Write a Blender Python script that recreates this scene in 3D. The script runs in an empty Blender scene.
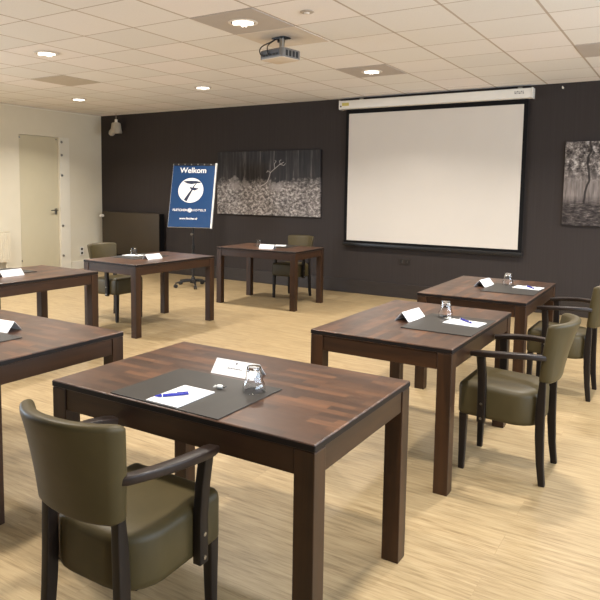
import bpy, bmesh, math, random
from mathutils import Vector, Matrix
random.seed(7)
S = bpy.context.scene
COL = S.collection
PI = math.pi

# ------------------------------------------------------------------ helpers
def srgb(r, g, b):
    def f(c):
        c /= 255.0
        return c / 12.92 if c <= 0.04045 else ((c + 0.055) / 1.055) ** 2.4
    return (f(r), f(g), f(b), 1.0)

def mat(name, col=None, rough=0.5, spec=0.5, metal=0.0, emit=None, estr=0.0, coat=0.0):
    m = bpy.data.materials.new(name); m.use_nodes = True
    b = m.node_tree.nodes['Principled BSDF']
    if col: b.inputs['Base Color'].default_value = col
    b.inputs['Roughness'].default_value = rough
    b.inputs['Specular IOR Level'].default_value = spec
    b.inputs['Metallic'].default_value = metal
    b.inputs['Coat Weight'].default_value = coat
    if emit:
        b.inputs['Emission Color'].default_value = emit
        b.inputs['Emission Strength'].default_value = estr
    return m

class NG:
    """small node-graph helper"""
    def __init__(s, m):
        s.t = m.node_tree; s.b = s.t.nodes['Principled BSDF']
    def n(s, typ, **kw):
        nd = s.t.nodes.new(typ)
        for k, v in kw.items(): setattr(nd, k, v)
        return nd
    def l(s, a, b): s.t.links.new(a, b)
    def coord(s, scale=(1, 1, 1), loc=(0, 0, 0), rot=(0, 0, 0), src='Object'):
        tc = s.n('ShaderNodeTexCoord'); mp = s.n('ShaderNodeMapping')
        mp.inputs['Scale'].default_value = scale; mp.inputs['Location'].default_value = loc
        mp.inputs['Rotation'].default_value = rot
        s.l(tc.outputs[src], mp.inputs['Vector']); return mp.outputs['Vector']
    def noise(s, vec, scale=5, detail=3, rough=0.5, dist=0.0):
        nd = s.n('ShaderNodeTexNoise'); s.l(vec, nd.inputs['Vector'])
        nd.inputs['Scale'].default_value = scale; nd.inputs['Detail'].default_value = detail
        nd.inputs['Roughness'].default_value = rough; nd.inputs['Distortion'].default_value = dist
        return nd.outputs['Fac']
    def ramp(s, fac, stops):
        nd = s.n('ShaderNodeValToRGB'); e = nd.color_ramp.elements
        while len(e) < len(stops): e.new(0.5)
        for el, (p, c) in zip(e, stops): el.position = p; el.color = c
        s.l(fac, nd.inputs['Fac']); return nd.outputs['Color']
    def mix(s, fac, a, b, mode='MIX'):
        nd = s.n('ShaderNodeMix'); nd.data_type = 'RGBA'; nd.blend_type = mode
        for v, k in ((fac, 0), (a, 6), (b, 7)):
            if hasattr(v, 'is_linked'): s.l(v, nd.inputs[k])
            else: nd.inputs[k].default_value = v
        return nd.outputs[2]
    def math(s, op, a, b=None, clamp=False):
        nd = s.n('ShaderNodeMath', operation=op); nd.use_clamp = clamp
        for v, k in ((a, 0), (b, 1)):
            if v is None: continue
            if hasattr(v, 'is_linked'): s.l(v, nd.inputs[k])
            else: nd.inputs[k].default_value = v
        return nd.outputs[0]
    def bump(s, h, strength=0.1, dist=0.01):
        nd = s.n('ShaderNodeBump'); nd.inputs['Strength'].default_value = strength
        nd.inputs['Distance'].default_value = dist
        s.l(h, nd.inputs['Height']); s.l(nd.outputs['Normal'], s.b.inputs['Normal'])
    def base(s, c): s.l(c, s.b.inputs['Base Color'])

def link(name, bm, m, parent=None, loc=(0, 0, 0), rot=(0, 0, 0), smooth=False, sharp=35):
    me = bpy.data.meshes.new(name)
    bmesh.ops.recalc_face_normals(bm, faces=bm.faces[:])
    bm.to_mesh(me); bm.free()
    for mm in (m if isinstance(m, (list, tuple)) else [m]): me.materials.append(mm)
    o = bpy.data.objects.new(name, me); COL.objects.link(o)
    o.location = loc; o.rotation_euler = rot
    if parent: o.parent = parent
    if smooth:
        for p in me.polygons: p.use_smooth = True
        me.set_sharp_from_angle(angle=math.radians(sharp))
    return o

def thing(name, label, cat, loc=(0, 0, 0), rz=0.0, group=None):
    o = bpy.data.objects.new(name, None); COL.objects.link(o)
    o.empty_display_size = 0.1
    o.location = loc; o.rotation_euler = (0, 0, rz)
    o['label'] = label; o['category'] = cat
    if group: o['group'] = group
    return o

def tag(o, label, cat, group=None):
    o['label'] = label; o['category'] = cat
    if group: o['group'] = group
    return o

def struct(o, label=None):
    o['kind'] = 'structure'
    if label: o['label'] = label
    return o

def kids(o): return [c for c in COL.objects if c.parent == o]
def dup(root, loc, rz, label, group=None):
    r = root.copy(); COL.objects.link(r); r.location = loc; r.rotation_euler = (0, 0, rz)
    r['label'] = label
    if group: r['group'] = group
    for ch in kids(root):
        c = ch.copy(); COL.objects.link(c); c.parent = r
        for g in kids(ch):
            d = g.copy(); COL.objects.link(d); d.parent = c
    return r

def box(bm, c, s, bev=0.0, seg=2, rz=0.0):
    r = bmesh.ops.create_cube(bm, size=1.0)
    vs = r['verts']
    M = Matrix.Translation(c) @ Matrix.Rotation(rz, 4, 'Z') @ Matrix.Diagonal((s[0], s[1], s[2], 1))
    bmesh.ops.transform(bm, matrix=M, verts=vs)
    if bev > 0:
        es = {e for v in vs for e in v.link_edges}
        bmesh.ops.bevel(bm, geom=list(es), offset=bev, segments=seg, profile=0.5, affect='EDGES')
    return bm

def boxbm(c, s, bev=0.0, seg=2): return box(bmesh.new(), c, s, bev, seg)

def loft(bm, loops, caps=True, closed=True):
    rows = [[bm.verts.new(p) for p in lp] for lp in loops]
    n = len(rows[0])
    for a, b in zip(rows, rows[1:]):
        for i in range(n if closed else n - 1):
            j = (i + 1) % n
            bm.faces.new((a[i], a[j], b[j], b[i]))
    if caps:
        bm.faces.new(rows[0][::-1]); bm.faces.new(rows[-1])
    return bm

def lathe(prof, n=32, caps=False):
    bm = bmesh.new()
    loops = [[(r * math.cos(2 * PI * i / n), r * math.sin(2 * PI * i / n), z) for i in range(n)] for r, z in prof]
    return loft(bm, loops, caps=caps)

def rrect(hx, hy, r, n=5, cx=0.0, cy=0.0):
    pts = []
    for (sx, sy, a0) in ((1, 1, 0), (-1, 1, 90), (-1, -1, 180), (1, -1, 270)):
        for k in range(n + 1):
            a = math.radians(a0 + 90 * k / n)
            pts.append((cx + sx * (hx - r) + r * math.cos(a), cy + sy * (hy - r) + r * math.sin(a)))
    return pts

def sweep(bm, path, sect, up=(0, 0, 1)):
    """rectangular-section sweep; sect(i) -> (half width, half height, corner radius)"""
    P = [Vector(p) for p in path]; loops = []
    for i, p in enumerate(P):
        t = (P[min(i + 1, len(P) - 1)] - P[max(i - 1, 0)]).normalized()
        sd = t.cross(Vector(up)).normalized(); u = sd.cross(t).normalized()
        hw, hh, r = sect(i)
        loops.append([p + sd * a + u * b for a, b in rrect(hw, hh, r, 3)])
    return loft(bm, loops)

def tube(bm, path, r, n=10):
    P = [Vector(p) for p in path]; loops = []
    ref = Vector((0.13, 0.21, 0.97))
    for i, p in enumerate(P):
        t = (P[min(i + 1, len(P) - 1)] - P[max(i - 1, 0)]).normalized()
        s = t.cross(ref).normalized(); u = s.cross(t)
        rr = r(i) if callable(r) else r
        loops.append([p + s * rr * math.cos(2 * PI * k / n) + u * rr * math.sin(2 * PI * k / n) for k in range(n)])
    return loft(bm, loops)

def cyl(bm, c, r, h, n=20, axis='Z', r2=None):
    rot = {'Z': Matrix.Identity(4), 'X': Matrix.Rotation(PI / 2, 4, 'Y'), 'Y': Matrix.Rotation(PI / 2, 4, 'X')}[axis]
    bmesh.ops.create_cone(bm, cap_ends=True, segments=n, radius1=r, radius2=r if r2 is None else r2, depth=h,
                          matrix=Matrix.Translation(c) @ rot)
    return bm

def text_bm(body, size, bold=0.0, align='CENTER', depth=0.0004, spacing=1.0):
    cu = bpy.data.curves.new('lettering', 'FONT'); cu.body = body; cu.size = size
    cu.align_x = align; cu.align_y = 'CENTER'; cu.offset = bold; cu.extrude = depth; cu.space_character = spacing
    o = bpy.data.objects.new('lettering', cu); COL.objects.link(o)
    dg = bpy.context.evaluated_depsgraph_get(); dg.update()
    me = bpy.data.meshes.new_from_object(o.evaluated_get(dg))
    bm = bmesh.new(); bm.from_mesh(me)
    bpy.data.objects.remove(o); bpy.data.curves.remove(cu); bpy.data.meshes.remove(me)
    return bm

def poly_prism(bm, pts, z0, z1):
    loft(bm, [[(x, y, z0) for x, y in pts], [(x, y, z1) for x, y in pts]])
    return bm

# ------------------------------------------------------------------ room dimensions
D = 8.579        # dark wall plane
HC = 2.859       # ceiling height
XL = -9.62       # left wall plane
XR, YN = 3.2, -2.4
TS = 0.612       # ceiling tile
TX0, TY0 = -1.020, 5.226

# ------------------------------------------------------------------ materials
def m_floor():
    m = mat('floor_planks', rough=0.42, spec=0.35); g = NG(m)
    v = g.coord((1, 1, 1))
    br = g.n('ShaderNodeTexBrick'); g.l(v, br.inputs['Vector'])
    br.inputs['Scale'].default_value = 1.0; br.inputs['Brick Width'].default_value = 1.25
    br.inputs['Row Height'].default_value = 0.19; br.inputs['Mortar Size'].default_value = 0.0012
    br.inputs['Mortar Smooth'].default_value = 0.3
    br.inputs['Color1'].default_value = (0.0, 0, 0, 1); br.inputs['Color2'].default_value = (1, 1, 1, 1)
    br.inputs['Mortar'].default_value = (0.2, 0.2, 0.2, 1)
    wn = g.n('ShaderNodeTexWhiteNoise'); wn.noise_dimensions = '1D'; g.l(br.outputs['Color'], wn.inputs['W'])
    sc = g.n('ShaderNodeVectorMath', operation='ADD'); g.l(v, sc.inputs[0])
    cb = g.n('ShaderNodeCombineXYZ')
    g.l(g.math('MULTIPLY', br.outputs['Color'], 7.3), cb.inputs[0]); g.l(g.math('MULTIPLY', br.outputs['Color'], 3.1), cb.inputs[2])
    g.l(cb.outputs[0], sc.inputs[1])
    mp = g.n('ShaderNodeMapping'); mp.inputs['Scale'].default_value = (2.6, 34, 1); g.l(sc.outputs[0], mp.inputs['Vector'])
    n1 = g.noise(mp.outputs[0], 1.6, 5, 0.62, 0.25)
    mp2 = g.n('ShaderNodeMapping'); mp2.inputs['Scale'].default_value = (5.0, 120, 1); g.l(sc.outputs[0], mp2.inputs['Vector'])
    n2 = g.noise(mp2.outputs[0], 2.0, 3, 0.6)
    f = g.math('ADD', g.math('MULTIPLY', n1, 0.68), g.math('MULTIPLY', n2, 0.32))
    c = g.ramp(f, [(0.28, srgb(112, 92, 63)), (0.42, srgb(142, 121, 88)), (0.54, srgb(160, 139, 104)), (0.72, srgb(175, 156, 121))])
    tint = g.ramp(br.outputs['Color'], [(0, (0.93, 0.93, 0.93, 1)), (1, (1.0, 1.0, 1.0, 1))])
    c = g.mix(1.0, c, tint, 'MULTIPLY')
    c = g.mix(g.math('MULTIPLY', br.outputs['Fac'], 0.35), c, srgb(120, 95, 62))
    g.base(c); g.bump(n2, 0.05, 0.003)
    return m

def m_ceiling():
    m = mat('ceiling_tiles', rough=0.95, spec=0.1); g = NG(m)
    tc = g.n('ShaderNodeTexCoord'); sp = g.n('ShaderNodeSeparateXYZ'); g.l(tc.outputs['Object'], sp.inputs[0])
    def cell(o, off, w):
        u = g.math('DIVIDE', g.math('SUBTRACT', o, off), TS)
        fl = g.math('FLOOR', u); fr = g.math('SUBTRACT', u, fl)
        d = g.math('MINIMUM', fr, g.math('SUBTRACT', 1.0, fr))
        return fl, g.math('LESS_THAN', d, w / 2 / TS)
    fx, lx = cell(sp.outputs[0], TX0, 0.019); fy, ly = cell(sp.outputs[1], TY0, 0.011)
    cb = g.n('ShaderNodeCombineXYZ'); g.l(fx, cb.inputs[0]); g.l(fy, cb.inputs[1])
    wn = g.n('ShaderNodeTexWhiteNoise'); wn.noise_dimensions = '3D'; g.l(cb.outputs[0], wn.inputs['Vector'])
    c = g.ramp(wn.outputs['Value'], [(0, srgb(232, 230, 228)), (0.5, srgb(237, 235, 233)), (1, srgb(242, 237, 236))])
    sp_n = g.noise(tc.outputs['Object'], 160, 2, 0.6)
    c = g.mix(0.06, c, g.ramp(sp_n, [(0.35, (0.3, 0.27, 0.24, 1)), (0.6, (1, 1, 1, 1))]), 'MULTIPLY')
    c = g.mix(lx, c, srgb(190, 178, 166)); c = g.mix(ly, c, srgb(176, 164, 152))
    g.base(c)
    return m

def m_plain_noise(name, c1, c2, scale=3, rough=0.8, spec=0.3, stretch=(1, 1, 1), bump=0.0, bscale=120):
    m = mat(name, rough=rough, spec=spec); g = NG(m)
    v = g.coord(stretch)
    g.base(g.ramp(g.noise(v, scale, 4, 0.6), [(0.3, c1), (0.7, c2)]))
    if bump: g.bump(g.noise(g.coord(), bscale, 2, 0.6), bump, 0.002)
    return m

def m_wood(name, dark, light, axis=0, scale=1.0, rough=0.35, coat=0.15, spec=0.5):
    m = mat(name, rough=rough, coat=coat, spec=spec); g = NG(m)
    g.b.inputs['Coat Roughness'].default_value = 0.25
    s = [22.0, 22.0, 22.0]; s[axis] = 1.6
    v = g.coord(tuple(s))
    n = g.noise(v, scale, 5, 0.62, 0.35)
    g.base(g.ramp(n, [(0.3, dark), (0.68, light)])); g.bump(n, 0.04, 0.002)
    return m

def m_staves():
    """glued-stave table top, staves running along the local x axis"""
    m = mat('stave_table_top', rough=0.36, spec=0.5); g = NG(m)
    v = g.coord((1, 1, 1), (0.13, 0.017, 0))
    br = g.n('ShaderNodeTexBrick'); g.l(v, br.inputs['Vector'])
    br.offset = 0.37; br.offset_frequency = 2; br.squash = 1.0
    br.inputs['Scale'].default_value = 1.0; br.inputs['Brick Width'].default_value = 0.23
    br.inputs['Row Height'].default_value = 0.037; br.inputs['Mortar Size'].default_value = 0.0003
    br.inputs['Color1'].default_value = (0, 0, 0, 1); br.inputs['Color2'].default_value = (1, 1, 1, 1)
    br.inputs['Mortar'].default_value = (0.1, 0.1, 0.1, 1)
    sc = g.n('ShaderNodeVectorMath', operation='ADD'); g.l(v, sc.inputs[0])
    cb = g.n('ShaderNodeCombineXYZ'); g.l(g.math('MULTIPLY', br.outputs['Color'], 9.7), cb.inputs[0]); g.l(g.math('MULTIPLY', br.outputs['Color'], 5.0), cb.inputs[2])
    g.l(cb.outputs[0], sc.inputs[1])
    mp = g.n('ShaderNodeMapping'); mp.inputs['Scale'].default_value = (3, 55, 3); g.l(sc.outputs[0], mp.inputs['Vector'])
    n = g.noise(mp.outputs[0], 1.4, 4, 0.6, 0.4)
    f = g.math('ADD', g.math('MULTIPLY', br.outputs['Color'], 0.55), g.math('MULTIPLY', n, 0.45))
    c = g.ramp(f, [(0.15, srgb(46, 30, 21)), (0.45, srgb(64, 42, 29)), (0.62, srgb(77, 51, 34)), (0.85, srgb(101, 67, 44))])
    g.base(c)
    rn = g.noise(g.coord((1, 1, 1)), 9, 3, 0.6)
    g.l(g.math('ADD', 0.30, g.math('MULTIPLY', rn, 0.14)), g.b.inputs['Roughness'])
    return m

M = {}
M['floor'] = m_floor()
M['ceiling'] = m_ceiling()
M['dark_wall'] = m_plain_noise('dark_wallpaper', srgb(50, 44, 42), srgb(55, 49, 47), 2.0, 0.75, 0.25, (26, 26, 0.5))
M['cream_wall'] = m_plain_noise('cream_plaster', srgb(217, 209, 188), srgb(220, 212, 192), 3, 0.85, 0.2, bump=0.08)
M['cream_door'] = m_plain_noise('cream_door_paint', srgb(198, 189, 161), srgb(202, 193, 166), 2, 0.5, 0.4)
M['cream_trim'] = m_plain_noise('cream_trim_paint', srgb(226, 220, 204), srgb(230, 224, 208), 4, 0.5, 0.4)
M['dark_base'] = m_plain_noise('dark_skirting', srgb(44, 38, 35), srgb(52, 45, 41), 5, 0.45, 0.4, (1, 1, 6))
M['gap'] = mat('door_gap_shade', srgb(30, 26, 22), 0.9)
M['top'] = m_staves()
M['table_edge'] = m_wood('dark_table_edge', srgb(16, 10, 8), srgb(23, 15, 11), 0, 1.0, 0.55, 0.0, 0.25)
M['apron'] = m_wood('mahogany_apron', srgb(36, 22, 13), srgb(60, 37, 20), 0, 0.8, 0.4, 0.0, 0.35)
M['leg'] = m_wood('mahogany_leg', srgb(37, 23, 13), srgb(62, 38, 20), 2, 0.8, 0.4, 0.0, 0.35)
M['chair_wood'] = m_wood('wenge_chair_wood', srgb(19, 13, 10), srgb(29, 21, 16), 2, 0.9, 0.42, 0.0, 0.3)
M['arm_wood'] = m_wood('wenge_arm_wood', srgb(24, 16, 12), srgb(38, 26, 20), 1, 0.9, 0.38, 0.0, 0.4)
def m_leather():
    m = mat('olive_leather', rough=0.47, spec=0.28); g = NG(m)
    v = g.coord()
    g.base(g.ramp(g.noise(v, 7, 3, 0.5), [(0.3, srgb(63, 54, 31)), (0.7, srgb(70, 60, 36))]))
    vo = g.n('ShaderNodeTexVoronoi'); vo.inputs['Scale'].default_value = 260; g.l(v, vo.inputs['Vector'])
    g.bump(vo.outputs['Distance'], 0.10, 0.001)
    return m
M['leather'] = m_leather()
M['steel'] = mat('brushed_steel', srgb(160, 158, 152), 0.3, 0.5, 1.0)
M['mat'] = m_plain_noise('charcoal_desk_mat', srgb(43, 40, 37), srgb(48, 45, 41), 8, 0.48, 0.35, bump=0.06, bscale=500)
M['paper'] = m_plain_noise('white_paper', srgb(214, 214, 214), srgb(219, 219, 219), 6, 0.7, 0.3)
M['ink'] = mat('grey_ink', srgb(95, 95, 100), 0.7)
M['pen'] = mat('blue_pen_plastic', srgb(32, 38, 140), 0.25, 0.5)
M['pen_white'] = mat('white_pen_plastic', srgb(235, 235, 235), 0.3)
M['sweet'] = mat('wrapper_foil', srgb(205, 205, 200), 0.35, 0.6)
M['sweet_dark'] = mat('wrapper_print', srgb(70, 72, 70), 0.4)
def m_glass():
    m = mat('clear_glass', (1, 1, 1, 1), 0.02); b = m.node_tree.nodes['Principled BSDF']
    b.inputs['Transmission Weight'].default_value = 1.0; b.inputs['IOR'].default_value = 1.45
    return m
M['glass'] = m_glass()
M['white_plastic'] = m_plain_noise('white_lacquer', srgb(225, 220, 210), srgb(229, 224, 215), 5, 0.4, 0.4)
M['screen_cloth'] = m_plain_noise('matte_screen_cloth', srgb(208, 201, 192), srgb(210, 203, 194), 2, 0.9, 0.15)
M['screen_black'] = mat('screen_border_black', srgb(18, 17, 18), 0.85, 0.2)
M['black'] = mat('black_metal', srgb(22, 21, 22), 0.4)
M['black_plastic'] = mat('black_plastic', srgb(28, 27, 28), 0.5)
M['yellow'] = mat('yellow_sticker', srgb(196, 178, 92), 0.6)
M['blue'] = m_plain_noise('blue_poster', srgb(10, 54, 97), srgb(12, 57, 101), 4, 0.4, 0.4)
M['poster_white'] = mat('poster_white', srgb(236, 232, 228), 0.5)
M['poster_dark'] = mat('poster_navy', srgb(22, 34, 60), 0.5)
M['alu'] = mat('silver_frame', srgb(215, 214, 210), 0.35, 0.5, 0.3)
M['rad_dark'] = m_plain_noise('dark_radiator_enamel', srgb(54, 45, 33), srgb(60, 50, 37), 2, 0.5, 0.4)
M['rad_white'] = m_plain_noise('cream_radiator_enamel', srgb(217, 208, 186), srgb(222, 213, 192), 4, 0.45, 0.4)
M['grey_tile'] = m_plain_noise('grey_metal_tile', srgb(184, 176, 170), srgb(189, 181, 175), 6, 0.8, 0.2)
M['tan_tile'] = m_plain_noise('tan_tile', srgb(212, 202, 190), srgb(217, 207, 195), 6, 0.85, 0.2)
M['vent_tile'] = m_plain_noise('vent_grey', srgb(190, 181, 168), srgb(195, 186, 173), 6, 0.85, 0.2)
M['ring'] = mat('light_ring_enamel', srgb(222, 212, 200), 0.4)
M['reflector'] = mat('light_reflector', srgb(225, 222, 218), 0.22, 0.5, 0.9)
M['bulb'] = mat('glowing_lamp_tube', (1, 1, 1, 1), 0.4, emit=(1.0, 0.93, 0.82, 1), estr=1.7)
M['proj_grey'] = m_plain_noise('projector_grey', srgb(112, 108, 104), srgb(122, 118, 113), 9, 0.45, 0.4)
M['proj_rear'] = m_plain_noise('projector_rear_panel', srgb(86, 88, 92), srgb(94, 96, 100), 9, 0.45, 0.4)
M['proj_pale'] = m_plain_noise('projector_pale_base', srgb(214, 200, 182), srgb(218, 205, 188), 9, 0.5, 0.4)
M['sensor'] = mat('sensor_beige', srgb(172, 160, 146), 0.5)
M['spot_shell'] = m_plain_noise('beige_spot_shell', srgb(168, 158, 142), srgb(180, 170, 154), 9, 0.5, 0.4)

# ------------------------------------------------------------------ room shell
fl = struct(link('floor', boxbm(((XL + XR) / 2, (YN + D) / 2, -0.05), (XR - XL + 0.4, D - YN + 0.4, 0.1)), M['floor']))
ce = struct(link('ceiling', boxbm(((XL + XR) / 2, (YN + D) / 2, HC + 0.05), (XR - XL + 0.4, D - YN + 0.4, 0.1)), M['ceiling']))
struct(link('wall_back', boxbm(((XL + XR) / 2, D + 0.06, HC / 2), (XR - XL + 0.4, 0.12, HC)), M['dark_wall']))
wl = bmesh.new()
DY0, DY1, DZ = 6.80, 7.585, 2.39
WY0, WY1, WZ0, WZ1 = -1.2, 2.6, 0.85, 2.35
box(wl, (XL - 0.06, (WY1 + DY0) / 2, HC / 2), (0.12, DY0 - WY1, HC))
box(wl, (XL - 0.06, (YN + WY0) / 2, HC / 2), (0.12, WY0 - YN, HC))
box(wl, (XL - 0.06, (WY0 + WY1) / 2, WZ0 / 2), (0.12, WY1 - WY0, WZ0))
box(wl, (XL - 0.06, (WY0 + WY1) / 2, (WZ1 + HC) / 2), (0.12, WY1 - WY0, HC - WZ1))
box(wl, (XL - 0.06, (DY1 + D) / 2, HC / 2), (0.12, D - DY1, HC))
box(wl, (XL - 0.06, (DY0 + DY1) / 2, (DZ + HC) / 2), (0.12, DY1 - DY0, HC - DZ))
struct(link('wall_left', wl, M['cream_wall']))
b = boxbm(((XL + XR) / 2, D - 0.009, 0.10), (XR - XL - 0.04, 0.018, 0.20), 0.003)
struct(link('baseboard_back', b, M['dark_base']))
b = bmesh.new(); box(b, (XL + 0.008, (DY1 + 0.24 + D) / 2, 0.075), (0.016, D - DY1 - 0.26, 0.15), 0.003)
box(b, (XL + 0.008, (YN + DY0 - 0.03) / 2, 0.075), (0.016, DY0 - YN - 0.03, 0.15), 0.003)
struct(link('baseboard_left', b, M['cream_trim']))

RY0, RY1 = -1.6, 7.2
wr = bmesh.new()
box(wr, (XR + 0.06, (YN + RY0) / 2, HC / 2), (0.12, RY0 - YN, HC)); box(wr, (XR + 0.06, (RY1 + D) / 2, HC / 2), (0.12, D - RY1, HC))
box(wr, (XR + 0.06, (RY0 + RY1) / 2, WZ0 / 2), (0.12, RY1 - RY0, WZ0)); box(wr, (XR + 0.06, (RY0 + RY1) / 2, (WZ1 + 0.2 + HC) / 2), (0.12, RY1 - RY0, HC - WZ1 - 0.2))
struct(link('wall_right', wr, M['cream_wall']))
struct(link('wall_front', boxbm(((XL + XR) / 2, YN - 0.06, HC / 2), (XR - XL + 0.4, 0.12, HC)), M['dark_wall']))  # unseen wall, made dark to cut the fill light from behind the camera
def window(name, x, y0, y1, z0, z1, nb):
    b = bmesh.new()
    for z in (z0 + 0.03, z1 - 0.03): box(b, (x, (y0 + y1) / 2, z), (0.07, y1 - y0, 0.06), 0.004)
    for k in range(nb + 1): box(b, (x, y0 + 0.03 + (y1 - y0 - 0.06) * k / nb, (z0 + z1) / 2), (0.07, 0.06, z1 - z0), 0.004)
    return struct(link(name, b, M['cream_trim']))
window('window_1', XL - 0.06, WY0, WY1, WZ0, WZ1, 3)
window('added_window_2', XR + 0.06, RY0, RY1, WZ0, WZ1 + 0.2, 6)  # added window out of view, put in to bring cool light to the ceiling
def daylight(x, y0, y1, z0, z1, sgn, e, col):
    li = bpy.data.lights.new('window_daylight', 'AREA'); li.shape = 'RECTANGLE'; li.size = z1 - z0; li.size_y = y1 - y0
    li.energy = e; li.color = col
    o = bpy.data.objects.new('window_daylight', li); COL.objects.link(o); o.location = (x, (y0 + y1) / 2, (z0 + z1) / 2)
    o.rotation_euler = (0, -sgn * PI / 2, 0)
    return o
DAY = (0.72, 0.85, 1.0)
daylight(XL - 0.13, WY0, WY1, WZ0, WZ1, 1, 300.0, DAY)
daylight(XR + 0.13, RY0, RY1, WZ0, WZ1 + 0.2, -1, 430.0, DAY)  # added fill light from the unseen right side, brightens the ceiling

# door in the left wall, with the flush panel beside it
dr = link('door_1', boxbm((XL - 0.035, (DY0 + DY1) / 2, DZ / 2 + 0.004), (0.04, DY1 - DY0 - 0.012, DZ - 0.014), 0.003), M['cream_door'])
struct(dr, 'closed cream door in the pale left wall')
b = bmesh.new(); box(b, (XL - 0.075, (DY0 + DY1) / 2, DZ / 2), (0.03, DY1 - DY0 + 0.0, DZ)); struct(link('gap_shade_sheet', b, M['gap']))  # dark backing sheet, the shade of the door gap put into colour
def handle():
    b = bmesh.new(); y0 = DY1 - 0.06
    box(b, (XL + 0.006, y0, 1.08), (0.010, 0.045, 0.11), 0.004)
    tube(b, [(XL + 0.008, y0, 1.10), (XL + 0.055, y0, 1.10)], 0.010)
    tube(b, [(XL + 0.052, y0 + 0.008, 1.10), (XL + 0.056, y0 - 0.05, 1.10), (XL + 0.054, y0 - 0.13, 1.098)], 0.0105)
    cyl(b, (XL + 0.012, y0, 1.045), 0.011, 0.012, 14, 'X')
    return b
link('door_handle', handle(), M['steel'], dr, (-0.015, 0, 0), smooth=True)
for z in (0.25, 2.34):
    b = bmesh.new(); cyl(b, (XL - 0.009, DY0 + 0.018, z), 0.011, 0.03, 12, 'Z'); link('door_hinge', b, M['steel'], dr, smooth=True)
b = bmesh.new(); cyl(b, (XL - 0.011, DY1 - 0.03, 2.35), 0.014, 0.012, 12, 'X'); link('door_stud', b, M['steel'], dr, smooth=True)
b = boxbm((XL + 0.014, DY1 + 0.115, DZ / 2), (0.030, 0.215, DZ), 0.003)
pn = struct(link('trim_1', b, M['cream_trim']))
for z in (2.31, 2.08, 1.72, 0.82, 0.28):
    b = bmesh.new(); cyl(b, (XL + 0.032, DY1 + 0.055, z), 0.026, 0.016, 14, 'X', 0.019); link('panel_stud', b, M['steel'], pn, smooth=True)
# shadow-gap strip along the top of the left wall
struct(link('trim_2', boxbm((XL + 0.006, (YN + D) / 2, HC - 0.012), (0.012, D - YN - 0.02, 0.022)), M['cream_trim']))

# ------------------------------------------------------------------ ceiling fittings
def tile_panel(name, i, j, m):
    x = TX0 + (i + 0.5) * TS; y = TY0 + (j + 0.5) * TS
    o = link(name, boxbm((0, 0, 0), (TS - 0.014, TS - 0.012, 0.006), 0.001), m, loc=(x, y, HC - 0.003))
    return o
def ceil_xy(i, j): return TX0 + (i + 0.5) * TS, TY0 + (j + 0.5) * TS
for (i, j, m) in ((-4, -2, 'grey_tile'), (-4, 2, 'grey_tile'), (0, 2, 'grey_tile'), (-4, -1, 'tan_tile')):
    o = tile_panel('ceiling_panel', i, j, M[m]); struct(o)
v = tile_panel('ceiling_vent', -10, 0, M['vent_tile'])
tag(v, 'grey square vent tile in the pale ceiling near the left wall', 'vent')

def make_downlight(label):
    t = thing('ceiling_downlight', label, 'ceiling light', (0, 0, HC), 0, 'round recessed downlights')
    b = lathe([(0.098, -0.006), (0.098, -0.011), (0.112, -0.013), (0.121, -0.008), (0.121, -0.006)], 40)
    link('trim_ring', b, M['ring'], t, smooth=True)
    b = lathe([(0.099, -0.0105), (0.085, -0.009), (0.06, -0.0072), (0.001, -0.0068)], 40)
    link('reflector', b, M['reflector'], t, smooth=True)
    for k in range(4):
        a = k * PI / 2 + 0.4; ca, sa = math.cos(a), math.sin(a)
        bb = bmesh.new()
        tube(bb, [(0.022 * ca - 0.020 * sa, 0.022 * sa + 0.020 * ca, -0.015), (0.080 * ca - 0.020 * sa, 0.080 * sa + 0.020 * ca, -0.015)], 0.0085, 10)
        tube(bb, [(0.022 * ca + 0.006 * sa, 0.022 * sa - 0.006 * ca, -0.015), (0.080 * ca + 0.006 * sa, 0.080 * sa - 0.006 * ca, -0.015)], 0.0085, 10)
        box(bb, (0.024 * ca - 0.007 * sa, 0.024 * sa + 0.007 * ca, -0.015), (0.012, 0.03, 0.012), 0.003, 1, a)
        link('lamp_tube', bb, M['bulb'], t, smooth=True)
    return t
LIGHT_POS = {
    (-4, -2): 'bright round downlight in the grey ceiling tile beside the projector',
    (-4, 2): 'round downlight in the grey tile in front of the projection screen',
    (-8, -2): 'round downlight nearest the left edge of the ceiling, near the grey vent tile',
    (-12, 2): 'small far round downlight near the ceiling corner by the cream door',
    (-8, 2): 'small round downlight in pale ceiling above the table by the welcome sign',
    (0, 2): 'round downlight in the grey tile at the right edge of the ceiling',
    (-12, -2): 'round downlight in the ceiling outside the left edge of the picture',
    (0, -2): 'round downlight in the ceiling above the armchair at the second right table',  # this one and the one above are added out of view
}
first = None
LE = 43.0
def lamp(x, y, e=1.0, z=HC - 0.035):
    li = bpy.data.lights.new('downlight_lamp', 'AREA'); li.shape = 'DISK'; li.size = 0.2
    li.energy = LE * e; li.color = (1.0, 0.94, 0.86); li.spread = math.radians(135)
    o = bpy.data.objects.new('downlight_lamp', li); COL.objects.link(o); o.location = (x, y, z)
    return o
for (i, j), lab in LIGHT_POS.items():
    x, y = ceil_xy(i, j)
    if first is None:
        first = make_downlight(lab); first.location = (x, y, HC)
    else: dup(first, (x, y, HC), 0, lab)
    lamp(x, y)
# unseen downlights added on the same tile grid for plausible room light
for (i, j) in ((-12, -6), (-8, -6), (-4, -6), (0, -6), (4, -2), (4, 2)):
    x, y = ceil_xy(i, j)
    dup(first, (x, y, HC), 0, 'added round downlight in the ceiling outside the picture')
    lamp(x, y)

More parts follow.
